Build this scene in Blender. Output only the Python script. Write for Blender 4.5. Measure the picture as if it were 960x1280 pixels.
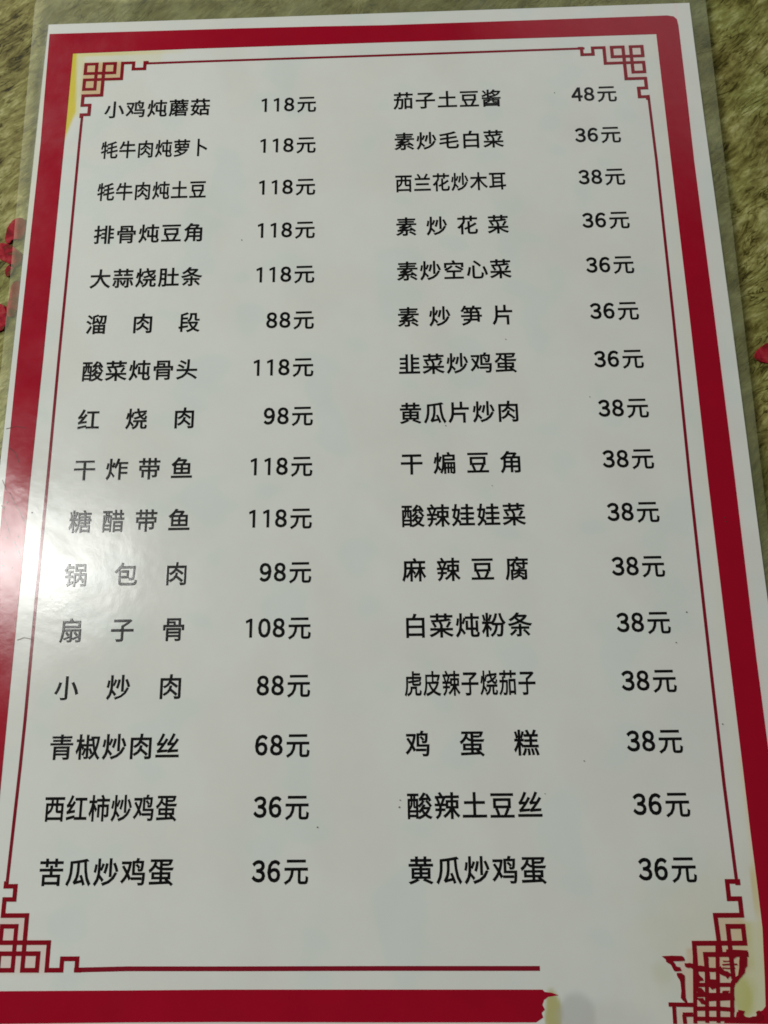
import bpy, bmesh, math, random
import numpy as np
from mathutils import Matrix, Vector
from mathutils.geometry import tessellate_polygon

# lengths on the sheet are in millimetres: x to the right, y to the top of the page, origin at the centre of the red frame
CAM_LOC = (8.18, -48.106, 155.698)
CAM_ROT = [(0.999647, 0.017385, 0.020071), (-0.013302, 0.982058, -0.188108), (-0.022981, 0.187775, 0.981943)]
CAM_LENS = 21.193
FRAME = [(37.68, -135.92), (3.43, -135.91), (-33.0, -135.82), (-55.04, -135.89), (-97, -136.3), (-97.2, -60), (-97.05, -11.0), (-97.35, 26.96), (-97.37, 60.59), (-97.38, 96.84), (-98.27, 136.8), (-63.22, 136.61), (-38.0, 136.5), (-12.91, 136.24), (7.05, 135.88), (36.83, 135.87), (61.5, 135.91), (86.04, 135.95), (94.36, 135.97), (96.27, 135.53), (97.14, 134.46), (97.37, 132.08), (97.22, 106.73), (96.96, 84.8), (97.13, 34.11), (97.1, -11.37), (96.82, -56.29), (97, -90), (97.1, -136.4), (79.54, -136.09), (79.8, -135.46), (80.9, -135.15), (82.1, -135.46), (82.65, -133.89), (83.75, -133.58), (83.99, -134.52), (85.15, -135.15), (86.58, -134.99), (87.43, -133.89), (88.36, -133.58), (89.17, -132.79), (89.68, -127.54), (90.52, -116.96), (90.5, -108.62), (90.36, -96.61), (90.35, -82.4), (90.23, -52.32), (90.16, -21.9), (90.14, -11.24), (90.36, 34.29), (90.32, 85.03), (90.36, 129.23), (61.05, 129.25), (36.54, 129.34), (6.96, 129.48), (-22.81, 129.47), (-52.78, 129.46), (-90.23, 129.14), (-90.11, 96.59), (-90.05, 60.38), (-89.99, 26.78), (-90.18, -7.81), (-90.03, -69.59), (-89.9, -100), (-90.1, -129.2), (-85.34, -129.55), (-55.48, -129.43), (-33.24, -129.3), (3.52, -129.34), (25.38, -129.37), (39.52, -129.39), (40.03, -129.87), (41.65, -130.04), (43.06, -130.52), (40.7, -130.84), (39.75, -131.47), (39.33, -132.43), (39.81, -133.39), (39.05, -134.02), (39.35, -134.97)]
LINE_L = [(-85.44, 105.99), (-85.51, 96.43), (-85.46, 60.24), (-85.56, 26.67), (-85.48, -7.9), (-85.56, -39.91), (-85.47, -69.63), (-85.59, -80.93), (-86.12, -107.49)]
LINE_T = [(-66.79, 124.59), (-52.56, 124.66), (-22.73, 124.69), (6.9, 124.71), (36.35, 124.8), (67.8, 124.88)]
LINE_R = [(85.88, 107.15), (86.11, 85.17), (85.88, 34.4), (85.43, -11.15), (85.38, -36.3), (85.38, -61.91), (85.46, -85.96), (85.86, -107.58)]
LINE_B = [(-67.93, -125.23), (-55.77, -125.0), (-33.4, -125.05), (3.58, -125.04), (38.7, -125.11)]
WORN_STROKES = [[(74.73, -125.38), (79.39, -125.5)], [(74.04, -130.5), (81.99, -130.51)], [(74.26, -128.48), (82.76, -128.49)], [(76.33, -131.33), (82.45, -131.1)], [(73.34, -133.21), (78.76, -133.21)], [(78.76, -133.21), (82.16, -133.45)], [(73.26, -135.2), (82.99, -135.32)], [(74.46, -122.97), (73.16, -136.13)], [(77.14, -122.97), (75.8, -136.02)], [(79.89, -120.07), (78.3, -136.02)], [(67.61, -132.38), (73.03, -132.46)], [(68.8, -132.38), (68.67, -136.2)], [(70.58, -134.38), (72.82, -134.38)], [(70.84, -134.38), (70.91, -136.2)], [(82.23, -128.49), (81.41, -135.32)]]
WORN_BITS = [[(67.06, -122.66), (71.55, -122.62), (72.14, -123.32), (72.06, -123.64), (69.42, -123.68), (70.0, -124.64), (70.91, -124.89), (71.23, -125.61), (70.55, -125.73), (69.5, -125.61), (69.17, -124.88), (68.83, -124.28), (67.94, -123.8), (67.85, -123.31)], [(72.07, -124.05), (73.27, -124.05), (74.41, -124.65), (76.81, -124.78), (76.66, -126.1), (75.64, -125.62), (74.31, -125.61), (73.3, -125.01), (72.25, -124.89)], [(70.11, -126.09), (71.18, -126.09), (71.8, -126.57), (71.53, -131.09), (71.79, -132.15), (71.11, -131.79), (70.47, -131.09), (70.72, -128.0), (70.28, -127.04)], [(80.02, -124.67), (80.49, -125.27), (81.5, -125.75), (82.46, -126.59), (81.31, -127.3), (80.33, -126.58), (79.59, -126.1)], [(84.69, -122.51), (86.2, -122.27), (86.03, -124.68), (85.32, -126.11), (84.56, -126.83), (83.35, -128.02), (82.75, -128.61), (81.7, -128.49), (82.38, -127.3), (83.79, -126.59), (84.27, -124.91)], [(81.76, -121.29), (86.55, -121.54), (86.0, -122.75), (84.0, -122.75), (82.84, -123.47), (81.86, -122.74)], [(74.55, -125.85), (75.38, -126.81), (75.95, -127.65), (74.59, -127.89), (74.26, -127.29)], [(77.05, -127.29), (79.17, -127.42), (79.02, -128.73), (77.61, -129.44), (76.89, -128.72)], [(74.23, -128.72), (75.26, -129.08), (76.17, -130.38), (74.32, -130.38)], [(73.99, -130.97), (75.43, -131.09), (75.8, -132.51), (74.9, -132.27), (74.08, -131.33)], [(79.97, -129.68), (81.56, -129.68), (80.97, -130.15), (79.89, -130.39)], [(82.95, -133.45), (84.37, -133.69), (84.1, -134.85), (85.27, -134.97), (87.0, -134.74), (86.85, -133.92), (87.68, -133.57), (87.84, -134.39), (88.35, -134.51), (88.1, -135.44), (87.14, -135.74), (81.61, -135.83), (81.95, -135.2), (83.03, -134.97)], [(80.69, -123.58), (82.83, -123.52), (83.07, -123.76), (80.79, -123.85)], [(80.47, -124.31), (83.82, -124.19), (84.05, -124.48), (80.57, -124.57)], [(80.52, -124.95), (83.2, -124.91), (83.38, -125.15), (80.55, -125.19)]]
PETALS = [[(-104.91, 69.42), (-103.28, 72.02), (-100.93, 72.48), (-99.58, 70.85), (-99.45, 67.16), (-100.66, 65.1), (-103.07, 65.43), (-103.83, 63.63), (-105.36, 64.72), (-105.17, 67.33)], [(-107.66, 64.0), (-104.83, 64.18), (-102.06, 62.54), (-99.42, 59.87), (-100.29, 56.81), (-102.3, 55.84), (-103.43, 57.67), (-106.64, 59.05)], [(-103.59, 56.9), (-101.52, 57.36), (-101.9, 54.3), (-103.39, 52.81), (-104.31, 54.88)], [(-101.82, 51.25), (-99.35, 52.19), (-99.19, 46.14), (-99.61, 41.16), (-101.59, 40.22), (-102.73, 42.24), (-101.99, 46.21)], [(-106.43, 44.33), (-103.46, 44.75), (-102.16, 41.23), (-102.15, 36.79), (-105.01, 35.63)], [(106.8, 23.45), (108.39, 25.76), (111.22, 27.57), (113.96, 27.03), (115.73, 24.17), (113.33, 20.73), (110.39, 21.27), (107.91, 22.03)]]
SPECKS = [(-35.18, 62.65, 0.25), (21.93, 5.16, 0.25), (39.32, 29.84, 0.2), (61.1, 12.49, 0.2), (-11.94, -94.91, 0.3), (7.69, -90.58, 0.3), (7.91, -88.97, 0.2), (42.69, -87.79, 0.2), (52.6, -80.45, 0.22), (58.02, 109.3, 0.2), (33.62, -11.69, 0.15), (86.7, -72.28, 0.25), (77.53, -52.74, 0.25), (93.3, -21.32, 0.3), (93.38, -22.37, 0.3), (-95.36, -30.83, 0.4), (-92.74, -31.5, 0.3), (-95.87, -13.88, 0.45), (-96.6, -15.17, 0.35), (-88.86, -16.84, 0.3), (-91.88, -23.25, 0.25), (-94.39, -41.84, 0.3), (-85.74, -46.64, 0.25), (-94.87, -23.41, 0.3), (-95.32, -27.24, 0.25), (80.89, -45.29, 0.3)]
SCRATCHES = [[(-95.26, -11.47), (-93.92, -13.91), (-92.13, -16.56), (-90.55, -19.4)], [(-92.82, -24.52), (-91.77, -26.45), (-90.65, -29.01)], [(-98.28, 6.79), (-95.68, 7.42), (-92.74, 6.9)], [(-97.3, -14.73), (-96.56, -15.61), (-96.63, -16.92)], [(-96.28, -18.22), (-95.25, -19.75), (-94.31, -22.57)], [(-89.36, -50.01), (-87.75, -49.43), (-85.64, -49.86)], [(-97.84, -7.67), (-96.47, -10.35)], [(-96.81, 1.28), (-95.12, -0.11), (-93.74, -2.84)]]
V0, DV = 108.079, 14.1699
NAMES_1 = "小鸡炖蘑菇 牦牛肉炖萝卜 牦牛肉炖土豆 排骨炖豆角 大蒜烧肚条 溜肉段 酸菜炖骨头 红烧肉 干炸带鱼 糖醋带鱼 锅包肉 扇子骨 小炒肉 青椒炒肉丝 西红柿炒鸡蛋 苦瓜炒鸡蛋".split()
NAMES_2 = "茄子土豆酱 素炒毛白菜 西兰花炒木耳 素炒花菜 素炒空心菜 素炒笋片 韭菜炒鸡蛋 黄瓜片炒肉 干煸豆角 酸辣娃娃菜 麻辣豆腐 白菜炖粉条 虎皮辣子烧茄子 鸡蛋糕 酸辣土豆丝 黄瓜炒鸡蛋".split()
PRICES_1 = "118 118 118 118 118 88 118 98 118 118 98 108 88 68 36 36".split()
PRICES_2 = "48 36 38 36 36 36 36 38 38 38 38 38 38 38 36 36".split()
LAMP_A, LAMP_B, LAMP_C = 5.2, 20.8, 0.75

# ---------------------------------------------------------------- camera, world, lamps, exposure
for o in list(bpy.data.objects):
    bpy.data.objects.remove(o)
scene = bpy.context.scene
COL = scene.collection
MM = 0.001

cam_data = bpy.data.cameras.new('camera')
cam_data.sensor_width = 36.0
cam_data.sensor_fit = 'AUTO'
cam_data.lens = CAM_LENS
cam_data.clip_start = 0.005
cam_data.clip_end = 50.0
cam_data.dof.use_dof = True
cam_data.dof.focus_distance = 0.165
cam_data.dof.aperture_fstop = 36.0
cam = bpy.data.objects.new('camera', cam_data)
COL.objects.link(cam)
mw = Matrix(CAM_ROT).to_4x4()
mw.translation = (Vector(CAM_LOC) + Vector((0, 0, 0.72))) * MM     # measured from the face of the paper
cam.matrix_world = mw
scene.camera = cam

world = bpy.data.worlds.new('World')
scene.world = world
world.use_nodes = True
bg = world.node_tree.nodes['Background']
bg.inputs[0].default_value = (0.92, 1.0, 0.95, 1)
bg.inputs[1].default_value = 0.035

def area_lamp(name, loc, target, sx, sy, power, color):
    d = bpy.data.lights.new(name, 'AREA')
    d.shape = 'ELLIPSE'
    d.size = sx
    d.size_y = sy
    d.energy = power
    d.color = color
    o = bpy.data.objects.new(name, d)
    COL.objects.link(o)
    o.location = loc
    o.rotation_euler = (Vector(target) - Vector(loc)).to_track_quat('-Z', 'Y').to_euler()
    return o

# the bright lamp whose reflection whitens the left edge of the laminate
area_lamp('window_lamp', (-0.70, 0.085, 0.80), (-0.09, -0.03, 0), 0.17, 0.50, LAMP_A, (1.0, 1.0, 0.97))
# a broad fill light added low beyond the upper left, lighting the whole sheet
area_lamp('side_fill_lamp', (-1.15, 0.88, 0.55), (0, 0.05, 0), 1.3, 0.35, LAMP_B, (1.0, 1.0, 0.97))
# added dim light standing in for a pale wall, faintly mirrored in the laminate
area_lamp('sheen_lamp', (0.62, 1.15, 0.76), (0.09, 0.12, 0), 1.0, 0.55, LAMP_C, (1.0, 0.98, 1.0))

scene.view_settings.view_transform = 'Standard'
scene.view_settings.look = 'None'
scene.view_settings.exposure = 0.0
scene.view_settings.gamma = 1.0
scene.render.engine = 'CYCLES'
scene.cycles.filter_width = 1.7
scene.cycles.max_bounces = 6
scene.cycles.transparent_max_bounces = 8

# ---------------------------------------------------------------- material helpers
class NT:
    def __init__(self, name):
        self.m = bpy.data.materials.new(name)
        self.m.use_nodes = True
        self.t = self.m.node_tree
        self.t.nodes.clear()
        self.out = self.n('ShaderNodeOutputMaterial')
    def n(self, kind, **kw):
        nd = self.t.nodes.new(kind)
        for k, v in kw.items():
            setattr(nd, k, v)
        return nd
    def l(self, a, b):
        self.t.links.new(a, b)
    def noise(self, scale, detail=4, rough=.55, vec=None, dist=0.0):
        nd = self.n('ShaderNodeTexNoise')
        nd.inputs['Scale'].default_value = scale
        nd.inputs['Detail'].default_value = detail
        nd.inputs['Roughness'].default_value = rough
        nd.inputs['Distortion'].default_value = dist
        if vec is not None:
            self.l(vec, nd.inputs['Vector'])
        return nd
    def ramp(self, fac, stops, interp='LINEAR'):
        r = self.n('ShaderNodeValToRGB')
        r.color_ramp.interpolation = interp
        e = r.color_ramp.elements
        while len(e) < len(stops):
            e.new(0.5)
        for el, (p, c) in zip(e, stops):
            el.position = p
            el.color = c if len(c) == 4 else (*c, 1)
        self.l(fac, r.inputs[0])
        return r.outputs[0]
    def mix(self, fac, a, b, blend='MIX'):
        m = self.n('ShaderNodeMix', data_type='RGBA', blend_type=blend)
        for s, v in ((m.inputs[0], fac), (m.inputs[6], a), (m.inputs[7], b)):
            if hasattr(v, 'is_linked'):
                self.l(v, s)
            elif isinstance(v, tuple):
                s.default_value = v if len(v) == 4 else (*v, 1)
            else:
                s.default_value = v
        return m.outputs[2]
    def math(self, op, a, b=None, clamp=False):
        m = self.n('ShaderNodeMath', operation=op, use_clamp=clamp)
        for s, v in zip(m.inputs, (a, b)):
            if v is None:
                continue
            if hasattr(v, 'is_linked'):
                self.l(v, s)
            else:
                s.default_value = v
        return m.outputs[0]

def film_normal(t):
    """the laminate's own relief: long soft waves, fine orange peel, a few scratches and creases"""
    pos = t.n('ShaderNodeNewGeometry').outputs['Position']
    b1 = t.n('ShaderNodeBump'); b1.inputs['Strength'].default_value = 0.35; b1.inputs['Distance'].default_value = 0.0006
    t.l(t.noise(38, 3, .5, pos, .4).outputs[0], b1.inputs['Height'])
    b2 = t.n('ShaderNodeBump'); b2.inputs['Strength'].default_value = 0.30; b2.inputs['Distance'].default_value = 0.00008
    t.l(t.noise(420, 3, .6, pos).outputs[0], b2.inputs['Height'])
    t.l(b1.outputs[0], b2.inputs['Normal'])
    mr = t.n('ShaderNodeMapping'); mr.inputs['Rotation'].default_value = (0, 0, -0.6)
    mp = t.n('ShaderNodeMapping'); mp.inputs['Scale'].default_value = (260, 9, 1)
    t.l(pos, mr.inputs[0]); t.l(mr.outputs[0], mp.inputs[0])
    sc = t.noise(1.0, 1, .4, mp.outputs[0], .25)
    line = t.math('ABSOLUTE', t.math('SUBTRACT', sc.outputs[0], 0.5))
    line = t.math('MULTIPLY', t.math('LESS_THAN', line, 0.012), t.math('GREATER_THAN', t.noise(55, 2, .5, pos).outputs[0], 0.58))
    b3 = t.n('ShaderNodeBump'); b3.inputs['Strength'].default_value = 0.12; b3.inputs['Distance'].default_value = 0.00002; b3.invert = True
    t.l(line, b3.inputs['Height'])
    t.l(b2.outputs[0], b3.inputs['Normal'])
    return b3.outputs[0]

def laminated(name, color=None, attr=None, vary=0.04):
    """print or paper seen under the glossy laminate"""
    t = NT(name)
    p = t.n('ShaderNodeBsdfPrincipled')
    p.inputs['Roughness'].default_value = 0.7
    p.inputs['Specular IOR Level'].default_value = 0.0
    p.inputs['Coat Weight'].default_value = 1.0
    p.inputs['Coat IOR'].default_value = 1.5
    pos = t.n('ShaderNodeNewGeometry').outputs['Position']
    rr = t.noise(60, 4, .65, pos)
    cr = t.ramp(rr.outputs[0], [(0.3, (.15,)*3), (0.7, (.24,)*3)])
    t.l(cr, p.inputs['Coat Roughness'])
    if attr:
        a = t.n('ShaderNodeVertexColor', layer_name=attr)
        base = a.outputs[0]
    else:
        base = color
    mott = t.noise(26, 5, .6, pos)
    mott2 = t.noise(110, 3, .6, pos)
    v = t.mix(0.5, mott.outputs[0], mott2.outputs[0])
    k = t.ramp(v, [(0.3, (1 - vary,) * 3), (0.7, (1 + vary*0,) * 3)])
    c = t.mix(1.0, base, k, 'MULTIPLY')
    t.l(c, p.inputs['Base Color'])
    nrm = film_normal(t)
    t.l(nrm, p.inputs['Coat Normal'])
    t.l(p.outputs[0], t.out.inputs[0])
    return t.m

M_PAPER = laminated('printed_paper', attr='print_tint', vary=0.05)
M_RED = laminated('crimson_print', (0.355, 0.0030, 0.018), vary=0.14)
M_LINE = laminated('thin_line_print', (0.22, 0.008, 0.020), vary=0.08)
M_ORN = laminated('ornament_print', (0.24, 0.004, 0.012), vary=0.08)
M_INK = laminated('black_print', (0.006, 0.006, 0.006))
M_SPECK = laminated('dirt_speck', (0.05, 0.045, 0.035))
M_SCRATCH = laminated('scratch_dirt', (0.10, 0.035, 0.035))

def film_mat():
    t = NT('clear_laminate')
    tr = t.n('ShaderNodeBsdfTransparent'); tr.inputs[0].default_value = (0.99, 1.0, 0.98, 1)
    df = t.n('ShaderNodeBsdfDiffuse'); df.inputs[0].default_value = (0.64, 0.68, 0.38, 1)
    gl = t.n('ShaderNodeBsdfGlossy'); gl.inputs['Roughness'].default_value = 0.33; gl.inputs[0].default_value = (1, 1, 1, 1)
    nrm = film_normal(t)
    t.l(nrm, gl.inputs['Normal'])
    fr = t.n('ShaderNodeFresnel'); fr.inputs[0].default_value = 1.24
    t.l(nrm, fr.inputs['Normal'])
    pos = t.n('ShaderNodeNewGeometry').outputs['Position']
    hz = t.ramp(t.noise(70, 4, .6, pos, .5).outputs[0], [(0.35, (.12,)*3), (0.55, (.22,)*3), (0.75, (.36,)*3)])
    m1 = t.n('ShaderNodeMixShader'); t.l(hz, m1.inputs[0]); t.l(tr.outputs[0], m1.inputs[1])
    ts = t.n('ShaderNodeBsdfTranslucent'); ts.inputs[0].default_value = (0.5, 0.5, 0.36, 1)
    ad = t.n('ShaderNodeMixShader'); ad.inputs[0].default_value = .15; t.l(df.outputs[0], ad.inputs[1]); t.l(ts.outputs[0], ad.inputs[2]); t.l(ad.outputs[0], m1.inputs[2])
    m2 = t.n('ShaderNodeMixShader'); t.l(fr.outputs[0], m2.inputs[0]); t.l(m1.outputs[0], m2.inputs[1]); t.l(gl.outputs[0], m2.inputs[2])
    t.l(m2.outputs[0], t.out.inputs[0])
    return t.m
M_FILM = film_mat()

def cloth_mat():
    t = NT('olive_cloth_print')
    pos = t.n('ShaderNodeNewGeometry').outputs['Position']
    warp = t.noise(16, 3, .6, pos)
    off = t.n('ShaderNodeVectorMath', operation='MULTIPLY_ADD')
    t.l(warp.outputs['Color'], off.inputs[0]); off.inputs[1].default_value = (.014, .014, 0); t.l(pos, off.inputs[2])
    def streak(rot, sx, sy, det=6, rough=.62, dist=.6):
        mr = t.n('ShaderNodeMapping'); mr.inputs['Rotation'].default_value = (0, 0, rot)
        mp = t.n('ShaderNodeMapping'); mp.inputs['Scale'].default_value = (sx, sy, 1)
        t.l(off.outputs[0], mr.inputs[0]); t.l(mr.outputs[0], mp.inputs[0])
        return t.noise(1.0, det, rough, mp.outputs[0], dist).outputs[0]
    s1 = streak(-0.72, 95, 270)
    s2 = streak(-0.80, 300, 900, 4)
    s3 = streak(-0.2, 90, 170, 4)
    big = t.noise(22, 4, .6, pos, .5).outputs[0]
    v = t.math('ADD', t.math('MULTIPLY', s1, .44), t.math('MULTIPLY', s2, .32))
    v = t.math('ADD', v, t.math('MULTIPLY', s3, .24))
    v = t.math('ADD', v, t.math('MULTIPLY', t.math('SUBTRACT', big, .5), .30))
    # thin dark creases between the tufts
    cre = streak(-0.72, 60, 260, 3, .55, 1.6)
    cre = t.math('ABSOLUTE', t.math('SUBTRACT', cre, .5))
    cre = t.ramp(cre, [(0.0, (0, 0, 0)), (0.035, (1, 1, 1))])
    cm = t.ramp(t.noise(75, 3, .6, pos).outputs[0], [(.46, (1, 1, 1)), (.60, (0, 0, 0))])
    cre = t.math('MAXIMUM', cre, cm)
    v = t.math('ADD', v, t.math('MULTIPLY', t.math('SUBTRACT', cre, 1.0), .15))
    col = t.ramp(v, [(0.335, (.030, .026, .005)), (0.40, (.088, .074, .014)), (0.465, (.178, .152, .042)),
                     (0.53, (.255, .238, .075)), (0.60, (.40, .37, .16)), (0.68, (.60, .58, .34))])
    gr = t.ramp(t.noise(30, 3, .5, pos).outputs[0], [(0.45, (0, 0, 0)), (0.65, (1, 1, 1))])
    col = t.mix(t.math('MULTIPLY', gr, .35), col, t.mix(1.0, col, (.72, 1.0, .72), 'MULTIPLY'))
    br = t.ramp(t.noise(17, 3, .5, pos, .4).outputs[0], [(0.60, (0, 0, 0)), (0.72, (1, 1, 1))])
    col = t.mix(t.math('MULTIPLY', br, .65), col, t.mix(1.0, col, (.55, .42, .35), 'MULTIPLY'))
    p = t.n('ShaderNodeBsdfPrincipled')
    p.inputs['Roughness'].default_value = 0.75
    p.inputs['Specular IOR Level'].default_value = 0.12
    t.l(col, p.inputs['Base Color'])
    bp = t.n('ShaderNodeBump'); bp.inputs['Strength'].default_value = 0.42; bp.inputs['Distance'].default_value = 0.0015
    t.l(v, bp.inputs['Height'])
    t.l(bp.outputs[0], p.inputs['Normal'])
    t.l(p.outputs[0], t.out.inputs[0])
    return t.m
M_CLOTH = cloth_mat()

def petal_mat():
    t = NT('red_petal_print')
    pos = t.n('ShaderNodeNewGeometry').outputs['Position']
    n = t.noise(230, 4, .6, pos, .8)
    col = t.ramp(n.outputs[0], [(0.33, (.12, .085, .02)), (0.41, (.16, .010, .012)), (0.52, (.33, .014, .026)), (0.63, (.36, .05, .05)), (.75, (.30, .22, .10))])
    p = t.n('ShaderNodeBsdfPrincipled'); p.inputs['Roughness'].default_value = .8; p.inputs['Specular IOR Level'].default_value = .05
    t.l(col, p.inputs['Base Color'])
    bp = t.n('ShaderNodeBump'); bp.inputs['Strength'].default_value = .3; bp.inputs['Distance'].default_value = .0006
    t.l(n.outputs[0], bp.inputs['Height']); t.l(bp.outputs[0], p.inputs['Normal'])
    t.l(p.outputs[0], t.out.inputs[0])
    return t.m
M_PETAL = petal_mat()

def wood_mat():
    t = NT('table_wood')
    pos = t.n('ShaderNodeNewGeometry').outputs['Position']
    mp = t.n('ShaderNodeMapping'); mp.inputs['Scale'].default_value = (4, 60, 4); t.l(pos, mp.inputs[0])
    col = t.ramp(t.noise(1, 5, .6, mp.outputs[0], 1).outputs[0], [(.3, (.09, .045, .02)), (.7, (.2, .11, .05))])
    p = t.n('ShaderNodeBsdfPrincipled'); p.inputs['Roughness'].default_value = .45
    t.l(col, p.inputs['Base Color']); t.l(p.outputs[0], t.out.inputs[0])
    return t.m
M_WOOD = wood_mat()

# ---------------------------------------------------------------- geometry helpers
def link(name, me, mat, parent=None):
    me.materials.clear()
    me.materials.append(mat)
    o = bpy.data.objects.new(name, me)
    COL.objects.link(o)
    o.parent = parent
    return o

def prism(bm, pts, z0, z1):
    """a closed outline (mm) as a thin slab: concave outlines are filled properly"""
    pts = [p for i, p in enumerate(pts) if p != pts[i - 1]]
    area = sum(a[0] * b[1] - b[0] * a[1] for a, b in zip(pts, pts[1:] + pts[:1]))
    if area < 0:
        pts = pts[::-1]
    top = [bm.verts.new((x * MM, y * MM, z1)) for x, y in pts]
    bot = [bm.verts.new((x * MM, y * MM, z0)) for x, y in pts]
    tris = tessellate_polygon([[Vector((x, y, 0)) for x, y in pts]])
    for a, b, c in tris:
        pa, pb, pc = (Vector(pts[i]) for i in (a, b, c))
        cr = (pb - pa).cross(pc - pa)
        if abs(cr) < 1e-9:
            continue
        t3 = (a, b, c) if cr > 0 else (a, c, b)
        try:
            bm.faces.new([top[i] for i in t3])
        except ValueError:
            pass
    n = len(pts)
    for i in range(n):
        j = (i + 1) % n
        bm.faces.new((bot[i], bot[j], top[j], top[i]))

def stroke(bm, pts, w, z0, z1, caps=True):
    """a printed line: mitred band along a polyline (mm)"""
    P = [Vector(p) for p in pts]
    L, R = [], []
    for i, p in enumerate(P):
        d0 = (p - P[i - 1]).normalized() if i else (P[1] - p).normalized()
        d1 = (P[i + 1] - p).normalized() if i < len(P) - 1 else d0
        n0 = Vector((-d0.y, d0.x)); n1 = Vector((-d1.y, d1.x))
        m = (n0 + n1).normalized()
        k = w / 2 / max(.4, m.dot(n0))
        ext = Vector((0, 0))
        if caps and i == 0: ext = -d0 * w / 2
        if caps and i == len(P) - 1: ext = d1 * w / 2
        L.append(p + m * k + ext); R.append(p - m * k + ext)
    prism(bm, [tuple(v) for v in L] + [tuple(v) for v in R[::-1]], z0, z1)

def mesh_from(bm, name):
    me = bpy.data.meshes.new(name)
    bm.to_mesh(me)
    bm.free()
    return me

Z_PAPER = 0.00070          # top of the paper
Z_INK0, Z_INK1 = 0.00069, 0.00074

# ---------------------------------------------------------------- the table and its cloth
bm = bmesh.new()
bmesh.ops.create_cube(bm, size=1.0, matrix=Matrix.Translation((0, 0, -0.0165)) @ Matrix.Diagonal((1.10, 1.10, 0.03, 1)))
bmesh.ops.bevel(bm, geom=bm.edges[:], offset=0.003, segments=2, affect='EDGES')
tt = link('table_top', mesh_from(bm, 'table_top'), M_WOOD)
tt['kind'] = 'structure'

n = 400
g = np.linspace(-0.50, 0.50, n)
X, Y = np.meshgrid(g, g)
rng = np.random.RandomState(4)
H = np.zeros_like(X)
for k in range(46):
    ang = rng.normal(-0.62 + math.pi / 2, .5)
    fr = rng.uniform(200, 1400)
    H += np.sin((X * math.cos(ang) + Y * math.sin(ang)) * fr + rng.uniform(0, 6.28)
                + 1.6 * np.sin(X * rng.uniform(20, 80) + Y * rng.uniform(-60, 60))) / (fr / 120) ** .6
H = H / H.std()
under = np.clip(1 - np.maximum((np.abs(X) - .098) / .012, (np.abs(Y) - .138) / .014), 0, 1)
Z = np.where(under > 0, -0.0002, 0) - 0.0002 + 0.00018 * H * (1 - under)
Z = np.minimum(Z, 0.00025)
co = np.stack([X, Y, Z], -1).reshape(-1, 3)
idx = np.arange(n * n).reshape(n, n)
quads = np.stack([idx[:-1, :-1], idx[:-1, 1:], idx[1:, 1:], idx[1:, :-1]], -1).reshape(-1, 4)
me = bpy.data.meshes.new('tablecloth')
me.from_pydata(co.tolist(), [], quads.tolist())
me.polygons.foreach_set('use_smooth', [True] * len(me.polygons))
cloth = link('tablecloth', me, M_CLOTH)
cloth['label'] = 'olive green streaky tablecloth with scattered red petals lying under the menu'
cloth['category'] = 'tablecloth'

for k, pts in enumerate(PETALS):
    # smooth the outline a little, then give it thickness on the cloth
    P = []
    for i in range(len(pts)):
        a, b = pts[i], pts[(i + 1) % len(pts)]
        P += [(a[0] * .75 + b[0] * .25, a[1] * .75 + b[1] * .25), (a[0] * .25 + b[0] * .75, a[1] * .25 + b[1] * .75)]
    bm = bmesh.new()
    prism(bm, P, -0.0003, 0.00022)
    link('petal', mesh_from(bm, 'petal'), M_PETAL, cloth)

# ---------------------------------------------------------------- the laminated menu
menu = bpy.data.objects.new('laminated_menu', None)
menu.empty_display_size = 0.02
COL.objects.link(menu)
menu['label'] = 'laminated white Chinese restaurant menu with crimson border, dish names and prices'
menu['category'] = 'menu'

# paper sheet with its stains (a fine grid so stains can have uneven edges)
x0, x1, y1, y0 = -98.95, 101.6, 140.45, -144.5
def noise2(X, Y, seed, sc):
    r = np.random.RandomState(seed)
    o = np.zeros_like(X)
    for k in range(14):
        a = r.uniform(0, 6.28); f_ = sc * r.uniform(.4, 2.2)
        o += np.sin((X * math.cos(a) + Y * math.sin(a)) * f_ + r.uniform(0, 6.28)
                    + 1.3 * np.sin((X * math.sin(a * 1.7) + Y * math.cos(a * 1.3)) * f_ * .7))
    return o / 3.7
nx, ny = 330, 470
gx = np.linspace(x0, x1, nx); gy = np.linspace(y0, y1, ny)
X, Y = np.meshgrid(gx, gy)
Zp = np.full_like(X, Z_PAPER)
# slightly rounded, not perfectly straight sheet edge
edge = 0.10 * np.sin(Y * .045)
Xe = X + edge * (np.abs(X) > 97)
base = np.array([.715, .735, .675])
C = np.ones((ny, nx, 3)) * base
def blend(mask, col, C):
    m = np.clip(mask, 0, 1)[..., None]
    return C * (1 - m) + np.array(col) * m
def blob(cx, cy, rx, ry, soft=.3, seed=1, rag=.15, sc=.6):
    d = np.sqrt(((X - cx) / rx) ** 2 + ((Y - cy) / ry) ** 2) + rag * noise2(X, Y, seed, sc)
    return np.clip((1 - d) / soft + .5, 0, 1)
def box(xa, xb, ya, yb, soft=.5):
    return (np.clip((X - xa) / soft + .5, 0, 1) * np.clip((xb - X) / soft + .5, 0, 1)
            * np.clip((Y - ya) / soft + .5, 0, 1) * np.clip((yb - Y) / soft + .5, 0, 1))
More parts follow.
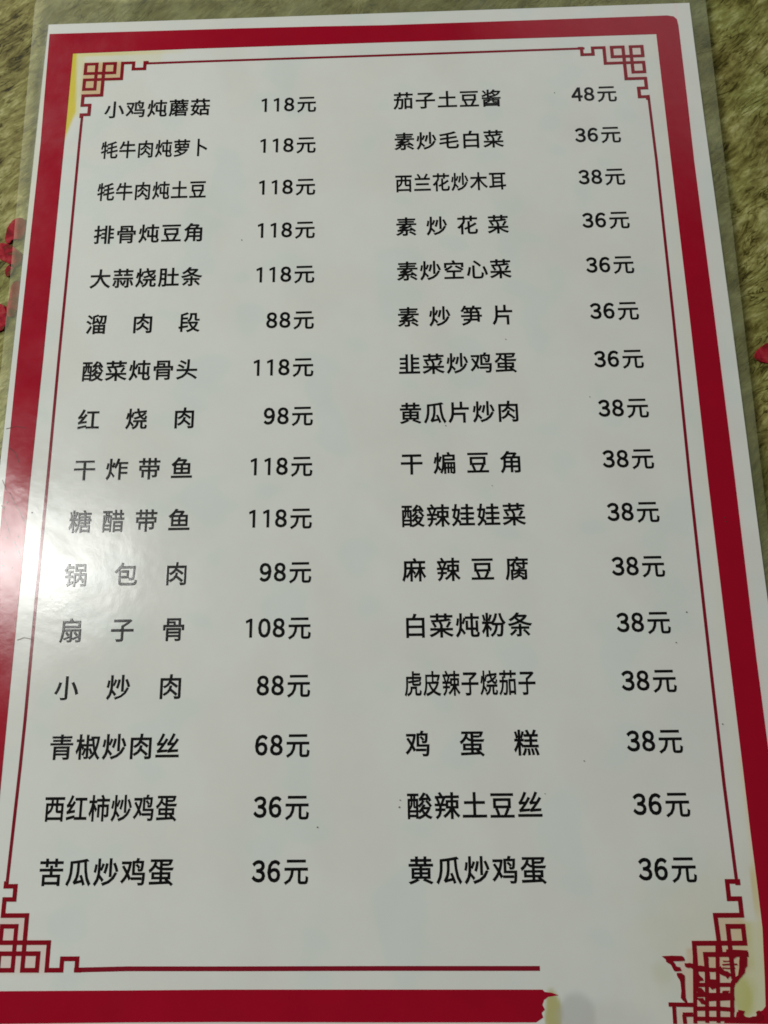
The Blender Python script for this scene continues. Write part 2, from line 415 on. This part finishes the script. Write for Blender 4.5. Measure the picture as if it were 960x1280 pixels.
# faint overall mottling and cream ageing along the frame
C = blend(.22 * np.clip(noise2(X, Y, 3, .12), 0, 1), (.66, .63, .57), C)
C = blend(.38 * np.clip(noise2(X, Y, 8, .22) - .1, 0, 1), (.62, .71, .66), C)
fr_in = np.clip(1 - (90 - np.abs(X)) / 3.5, 0, 1) * (np.abs(X) < 90.6)
C = blend(.22 * fr_in * (X > 0), (.72, .68, .52), C)
C = blend(.5 * np.clip(1 - np.abs(X - 97.3) / .8, 0, 1), (.82, .62, .60), C)
# yellow tape-like stain in the top left corner
tl = box(-90.4, -88.0, 99, 129.4, .6) * np.clip((Y - 98) / 6, 0, 1)
tl2 = np.clip((np.where(Y > 108, 2.9 - (Y - 108) * .07, 2.9 - (108 - Y) * .27) - (X + 90.4)) / .7 + .5, 0, 1) * (Y < 129.6) * (X > -91.5)
C = blend(.75 * box(-90.4, -55, 127.9, 129.5, .5) * np.clip((-52 - X) / 26, 0, 1), (.72, .62, .17), C)
C = blend(.30 * box(-90.4, -62, 124.5, 129.5, 1.5), (.70, .68, .36), C)
C = blend(.50 * box(-90.4, -86.3, 106, 129.4, .8), (.68, .68, .32), C)
C = blend(.28 * box(-99, -97.4, 60, 125, .4), (.70, .68, .42), C)
C = blend(.95 * tl2, (.66, .55, .04), C)
# bottom right: olive stain beside the worn ornament
br = box(84.0, 92.5, -134.8, -115.6, .9)
C = blend(.5 * br, (.62, .60, .24), C)
C = blend(.9 * box(85.3, 87.8, -134, -115.8, 1.2) * np.clip(.6 + .5 * noise2(X, Y, 12, .5), 0, 1), (.50, .50, .08), C)
C = blend(.85 * blob(84.2, -130.5, 2.2, 5.2, .5, 5, .1), (.46, .47, .08), C)
C = blend(.65 * blob(89.9, -109.5, .9, 5.0, .6, 6, .1), (.60, .47, .12), C)
C = blend(.40 * np.clip(1 - np.abs(X - 90.3) / .9, 0, 1) * (Y < -80), (.72, .62, .25), C)
# greyish smears where the print is worn off at the bottom
C = blend(.80 * blob(41.6, -134.3, 1.9, 4.6, .35, 21, .10), (.42, .39, .09), C)
C = blend(.55 * blob(47.0, -134.8, 4.2, 4.8, .35, 22, .06), (.46, .47, .44), C)
C = blend(.26 * blob(53, -137, 9, 5.5, .6, 23, .12), (.52, .53, .48), C)
C = blend(.30 * blob(80, -112, 16, 10, 1.2, 24, .15), (.64, .63, .50), C)
C = blend(.35 * blob(66.8, -126, 2.2, 2.0, .8, 25, .1), (.56, .56, .38), C)
# peach ground printed inside the corner ornaments
def peach(cx, cy, sx, sy, k, col):
    global C
    a = (X - cx) * sx; b = (cy - Y) * sy if sy > 0 else (Y - cy)
    m = (((a > -.4) & (a < 11.6) & (b > -.4) & (b < 6.1)) | ((a > -.4) & (a < 6.1) & (b > -.4) & (b < 11.6))).astype(float)
    m = (m + np.roll(m, 1, 0) + np.roll(m, -1, 0) + np.roll(m, 1, 1) + np.roll(m, -1, 1)) / 5
    C = blend(k * m, col, C)
peach(-85.75, 125.0, 1, 1, .75, (.64, .41, .15))
peach(85.5, 124.9, -1, 1, .45, (.70, .48, .42))
peach(-86.4, -125.3, 1, -1, .45, (.70, .47, .40))
peach(86.2, -125.8, -1, -1, .70, (.64, .42, .24))
C = blend(.62 * box(72.8, 82.6, -136.2, -121, .5), (.64, .42, .26), C)
C = blend(.30 * blob(78, -125, 15, 14, .9, 33, .12), (.66, .63, .44), C)
C = blend(.5 * blob(71.6, -125, 1.4, 1.6, .5, 31), (.68, .47, .36), C)
C = blend(.5 * box(71.5, 73.0, -131.5, -126, .5), (.68, .50, .34), C)
C = blend(.5 * box(69.2, 73.0, -136.5, -133.0, .5), (.68, .47, .34), C)
co = np.stack([Xe * MM, Y * MM, Zp], -1).reshape(-1, 3)
idx = np.arange(nx * ny).reshape(ny, nx)
quads = np.stack([idx[:-1, :-1], idx[:-1, 1:], idx[1:, 1:], idx[1:, :-1]], -1).reshape(-1, 4)
# side walls of the sheet
loop = list(idx[0, :]) + list(idx[1:, -1]) + list(idx[-1, -2::-1]) + list(idx[-2:0:-1, 0])
base_n = len(co)
low = co[loop].copy(); low[:, 2] = 0.0003
co = np.concatenate([co, low])
m_ = len(loop)
walls = [[int(base_n + i), int(base_n + (i + 1) % m_), int(loop[(i + 1) % m_]), int(loop[i])] for i in range(m_)]
me = bpy.data.meshes.new('paper_sheet')
me.from_pydata(co.tolist(), [], quads.tolist() + walls)
ca = me.color_attributes.new('print_tint', 'FLOAT_COLOR', 'POINT')
cc = np.ones((len(co), 4), dtype=np.float32)
cc[:base_n, :3] = C.reshape(-1, 3)
cc[base_n:, :3] = base
ca.data.foreach_set('color', cc.ravel())
paper = link('paper_sheet', me, M_PAPER, menu)

# clear laminate sealed around the paper: a ring with rounded corners
def rounded(pts, r, seg=6):
    out = []
    for i, p in enumerate(pts):
        p = Vector(p); a = Vector(pts[i - 1]); b = Vector(pts[(i + 1) % len(pts)])
        da = (a - p).normalized(); db = (b - p).normalized()
        s0 = p + da * r; s1 = p + db * r
        for k in range(seg + 1):
            t_ = k / seg
            out.append((1 - t_) ** 2 * s0 + 2 * t_ * (1 - t_) * p + t_ ** 2 * s1)
    return out
outer = rounded([(-104.2, 152.0), (106.8, 146.0), (104.3, -15), (103.9, -152.0), (-99.9, -152.0), (-102.0, 45)], 4.0)
inn = [(x0 + .03, y1 - .03), (x1 - .03, y1 - .03), (x1 - .03, y0 + .03), (x0 + .03, y0 + .03)]
def ray_in(v):           # the point of the paper's outline facing this point of the ring
    c = Vector(((x0 + x1) / 2, (y0 + y1) / 2))
    x = min(max(v.x, x0 + .03), x1 - .03); y = min(max(v.y, y0 + .03), y1 - .03)
    return Vector((x, y))
ring_o = []
for i, v in enumerate(outer):
    w_ = outer[(i + 1) % len(outer)]
    k = max(1, int((w_ - v).length / 4))
    ring_o += [v.lerp(w_, j / k) for j in range(k)]
bm = bmesh.new()
rows = []
for v in ring_o:
    q = ray_in(v)
    row = []
    for s in (0, .12, .35, .7, .93, 1.0):
        p_ = q.lerp(v, s)
        h = {0: .00071, .12: .00067, .35: .00064, .7: .00062, .93: .00061, 1.0: .00059}[s]
        row.append(bm.verts.new((p_.x * MM, p_.y * MM, h)))
    rows.append(row)
for i in range(len(rows)):
    a, b = rows[i], rows[(i + 1) % len(rows)]
    for k in range(5):
        vs = [a[k], a[k + 1], b[k + 1], b[k]]
        if (a[k].co - b[k].co).length < 1e-7:
            vs = [a[k], a[k + 1], b[k + 1]]
        f_ = bm.faces.new(vs)
        f_.normal_update()
        if f_.normal.z < 0:
            f_.normal_flip()
        f_.smooth = True
film = link('laminate_film', mesh_from(bm, 'laminate_film'), M_FILM, menu)
bm = None

# crimson frame band, worn away at the bottom right
bm = bmesh.new()
prism(bm, FRAME, Z_INK0, Z_INK1)
link('red_border', mesh_from(bm, 'red_border'), M_RED, menu)

for pts in (LINE_L, LINE_T, LINE_R, LINE_B):
    bm = bmesh.new()
    stroke(bm, pts, .78 if pts is not LINE_B else 1.0, Z_INK0, Z_INK1 - .00001)
    link('border_line', mesh_from(bm, 'border_line'), M_LINE, menu)

# fretwork corner ornaments: three linked squares and a stepped key pattern
def ornament(cx, cy, sx, sy, r2y=18.3, r2x=18.3, w=.98):
    s, p, q, r, nd = 3.45, 5.75, 11.5, 14.95, 2.35
    paths = [
        [(0, 0), (s, 0), (s, p + s), (0, p + s), (0, p), (q, p), (q, 0), (r, 0), (r, nd), (r2x, nd), (r2x, 0), (r2x + .6, 0)],
        [(0, 0), (0, s), (p + s, s), (p + s, 0), (p, 0), (p, q), (0, q), (0, r), (nd, r), (nd, r2y), (0, r2y), (0, r2y + .6)],
    ]
    bm = bmesh.new()
    for k, path in enumerate(paths):
        for i in range(len(path) - 1):
            a, b = path[i], path[i + 1]
            z = Z_INK1 + .0000015 * (i + k * 12)
            stroke(bm, [(cx + sx * a[0], cy - sy * a[1]), (cx + sx * b[0], cy - sy * b[1])], w, Z_INK0, z)
    return bm
for cx, cy, sx, sy, ry, rx in ((-85.75, 125.0, 1, 1, 18.3, 18.5), (85.55, 124.95, -1, 1, 18.0, 18.3),
                               (-86.35, -125.25, 1, -1, 17.8, 18.5), (86.15, -125.8, -1, -1, 18.6, 0)):
    if rx:
        bm = ornament(cx, cy, sx, sy, ry, rx)
        o = link('corner_ornament', mesh_from(bm, 'corner_ornament'), M_ORN, menu)
    else:
        # the fourth one is worn and smeared; only its upper half is whole
        bm = bmesh.new()
        s, p, q, r, nd = 3.45, 5.75, 11.5, 14.95, 2.5
        F = lambda a, b: (cx - a, cy + b)
        paths = [[(0, ry - .3), (0, ry), (nd, ry), (nd, r), (0, r), (0, q), (p + .3, q), (p, s)],
                 [(s, -1), (s, p + s), (0, p + s), (0, p), (q, p), (q + .2, -2)], [(0, s), (p + s, s), (p + s, -2)]]
        k = 0
        for path in paths:
            for a, b in zip(path, path[1:]):
                stroke(bm, [F(*a), F(*b)], 1.02, Z_INK0, Z_INK1 + .0000015 * k); k += 1
        for a, b in WORN_STROKES:
            stroke(bm, [a, b], .85, Z_INK0, Z_INK1 + .0000015 * k, caps=False); k += 1
        rr = random.Random(5)
        for pts in WORN_BITS:
            P = []
            for i in range(len(pts)):       # ragged outline
                a, b = Vector(pts[i]), Vector(pts[(i + 1) % len(pts)])
                P.append(tuple(a))
                m2 = a.lerp(b, .5) + Vector((rr.uniform(-.16, .16), rr.uniform(-.16, .16)))
                P.append(tuple(m2))
            prism(bm, P, Z_INK0, Z_INK1 + .000012 + .0000015 * k); k += 1
        o = link('corner_ornament', mesh_from(bm, 'corner_ornament'), M_ORN, menu)
        o['label'] = 'worn and smeared fretwork ornament at the bottom right'

# ---------------------------------------------------------------- lettering
GL = {}
BOLD = 0.017
BOLD_DIGIT = 0.030
def glyph(ch):
    """outline of one character of Blender's built-in font as a mesh, em = 1"""
    if ch in GL:
        return GL[ch]
    if ch == '1':          # a plain stem with a flag, no foot
        P = [(.200, 0), (.325, 0), (.325, .735), (.235, .735), (.02, .645), (.045, .550), (.200, .610)]
        v = np.array([(x, y_, z_ * BOLD) for z_ in (1, -1) for x, y_ in P], dtype=np.float32)
        f = [(0, 1, 2, 6), (2, 3, 6), (3, 4, 5, 6)] + [(7 + i, 7 + (i + 1) % 7, (i + 1) % 7, i) for i in range(7)]
        GL[ch] = (v, f)
        return GL[ch]
    cu = bpy.data.curves.new('glyph', 'FONT')
    cu.body = ch
    cu.resolution_u = 3
    cu.bevel_depth = BOLD_DIGIT if 0xFF10 <= ord(ch) <= 0xFF19 else BOLD
    cu.bevel_resolution = 0
    o = bpy.data.objects.new('glyph', cu)
    COL.objects.link(o)
    bpy.context.view_layer.update()
    m = o.to_mesh()
    v = np.empty(len(m.vertices) * 3, dtype=np.float32)
    m.vertices.foreach_get('co', v)
    v = v.reshape(-1, 3).copy()
    v[:, 2] *= BOLD / cu.bevel_depth
    f = [tuple(p.vertices) for p in m.polygons if len(p.vertices) > 2]
    o.to_mesh_clear()
    bpy.data.objects.remove(o)
    bpy.data.curves.remove(cu)
    GL[ch] = (v, f)
    return GL[ch]

def lettering(name, items, y):
    """items: (char, x_left_of_em (mm), width scale, height scale, use ink-left)"""
    V, F, n0 = [], [], 0
    for ch, x, sx, sy, ink in items:
        v, f = glyph(ch)
        v = v.copy()
        if ink:
            v[:, 0] -= v[:, 0].min()
            base_y, top_y = v[:, 1].min(), v[:, 1].max()
            v[:, 1] = (v[:, 1] - base_y) / (top_y - base_y) * ink
            sy_ = 1.0
            V.append(np.stack([x + v[:, 0] * sx, y - ink / 2 + v[:, 1], v[:, 2]], -1))
        else:
            V.append(np.stack([x + v[:, 0] * sx, y + (v[:, 1] - .380) * sy, v[:, 2]], -1))
        F += [tuple(i + n0 for i in q) for q in f]
        n0 += len(v)
    V = np.concatenate(V)
    z = V[:, 2]
    V = np.stack([V[:, 0] * MM, V[:, 1] * MM, Z_PAPER + .00002 + (z / BOLD + 1) * .000012], -1)
    me = bpy.data.meshes.new(name)
    me.from_pydata(V.tolist(), [], F)
    return link(name, me, M_INK, menu)

EM = 6.33
def dish(text, xb, width, y):
    n = len(text)
    if n <= 5:
        sx = EM * .985; pitch = (width - EM) / (n - 1)
    else:
        pitch = width / n * 1.004
        sx = pitch * .965
    o = lettering('dish_name', [(ch, xb + i * pitch, sx, EM, 0) for i, ch in enumerate(text)], y)
    o['label'] = 'black dish name reading ' + text
def price(num, xr, y):
    """xr: right edge of the ink of the last character"""
    items = [('元', xr - 5.62 - .048 * 6.05, 6.08, 6.25, 0)]
    x = xr - 5.62 - 4.12
    dy = 4.86
    for d in reversed(num):
        if d == '1':
            items.append(('1', x + .5, 5.5, 0, dy - .08))
        else:
            items.append((chr(ord(d) - 48 + 0xFF10), x, 5.32, 0, dy + .06))
        x -= 3.71
    o = lettering('price', items, y - .02)
    o['label'] = 'black price reading ' + num + '元'

for i in range(16):
    y = V0 - DV * i
    dl = (0.05 * math.cos(i), 0)
    dish(NAMES_1[i], -78.78, 32.75, y + .1 * (i < 2))
    dish(NAMES_2[i], 9.42, 32.75, y + .08 * (i < 3))
    price(PRICES_1[i], (-13.93 - .012 * i), y - (0 if i else -.05))
    price(PRICES_2[i], (76.45 + .012 * i + (.2 if i > 13 else 0)), y + (.45 if i < 6 else .3 if i < 9 else .15 if i < 14 else 0))

# specks of dirt on the laminate
for k, (x, y, r) in enumerate(SPECKS):
    rr = random.Random(k)
    bm = bmesh.new()
    pts = [(x + .75 * r * rr.uniform(.5, 1.1) * math.cos(a), y + .75 * r * rr.uniform(.4, 1.0) * math.sin(a)) for a in [j * 2 * math.pi / 7 for j in range(7)]]
    prism(bm, pts, Z_PAPER, Z_PAPER + .00012)
    link('dirt_speck', mesh_from(bm, 'dirt_speck'), M_SPECK, menu)

# fine dark scratches and worn nicks along the left edge of the laminate
for k, pts in enumerate(SCRATCHES):
    bm = bmesh.new()
    stroke(bm, pts, .13 + .05 * (k % 2), Z_PAPER + .00003, Z_PAPER + .00007)
    link('scratch', mesh_from(bm, 'scratch'), M_SCRATCH, menu)
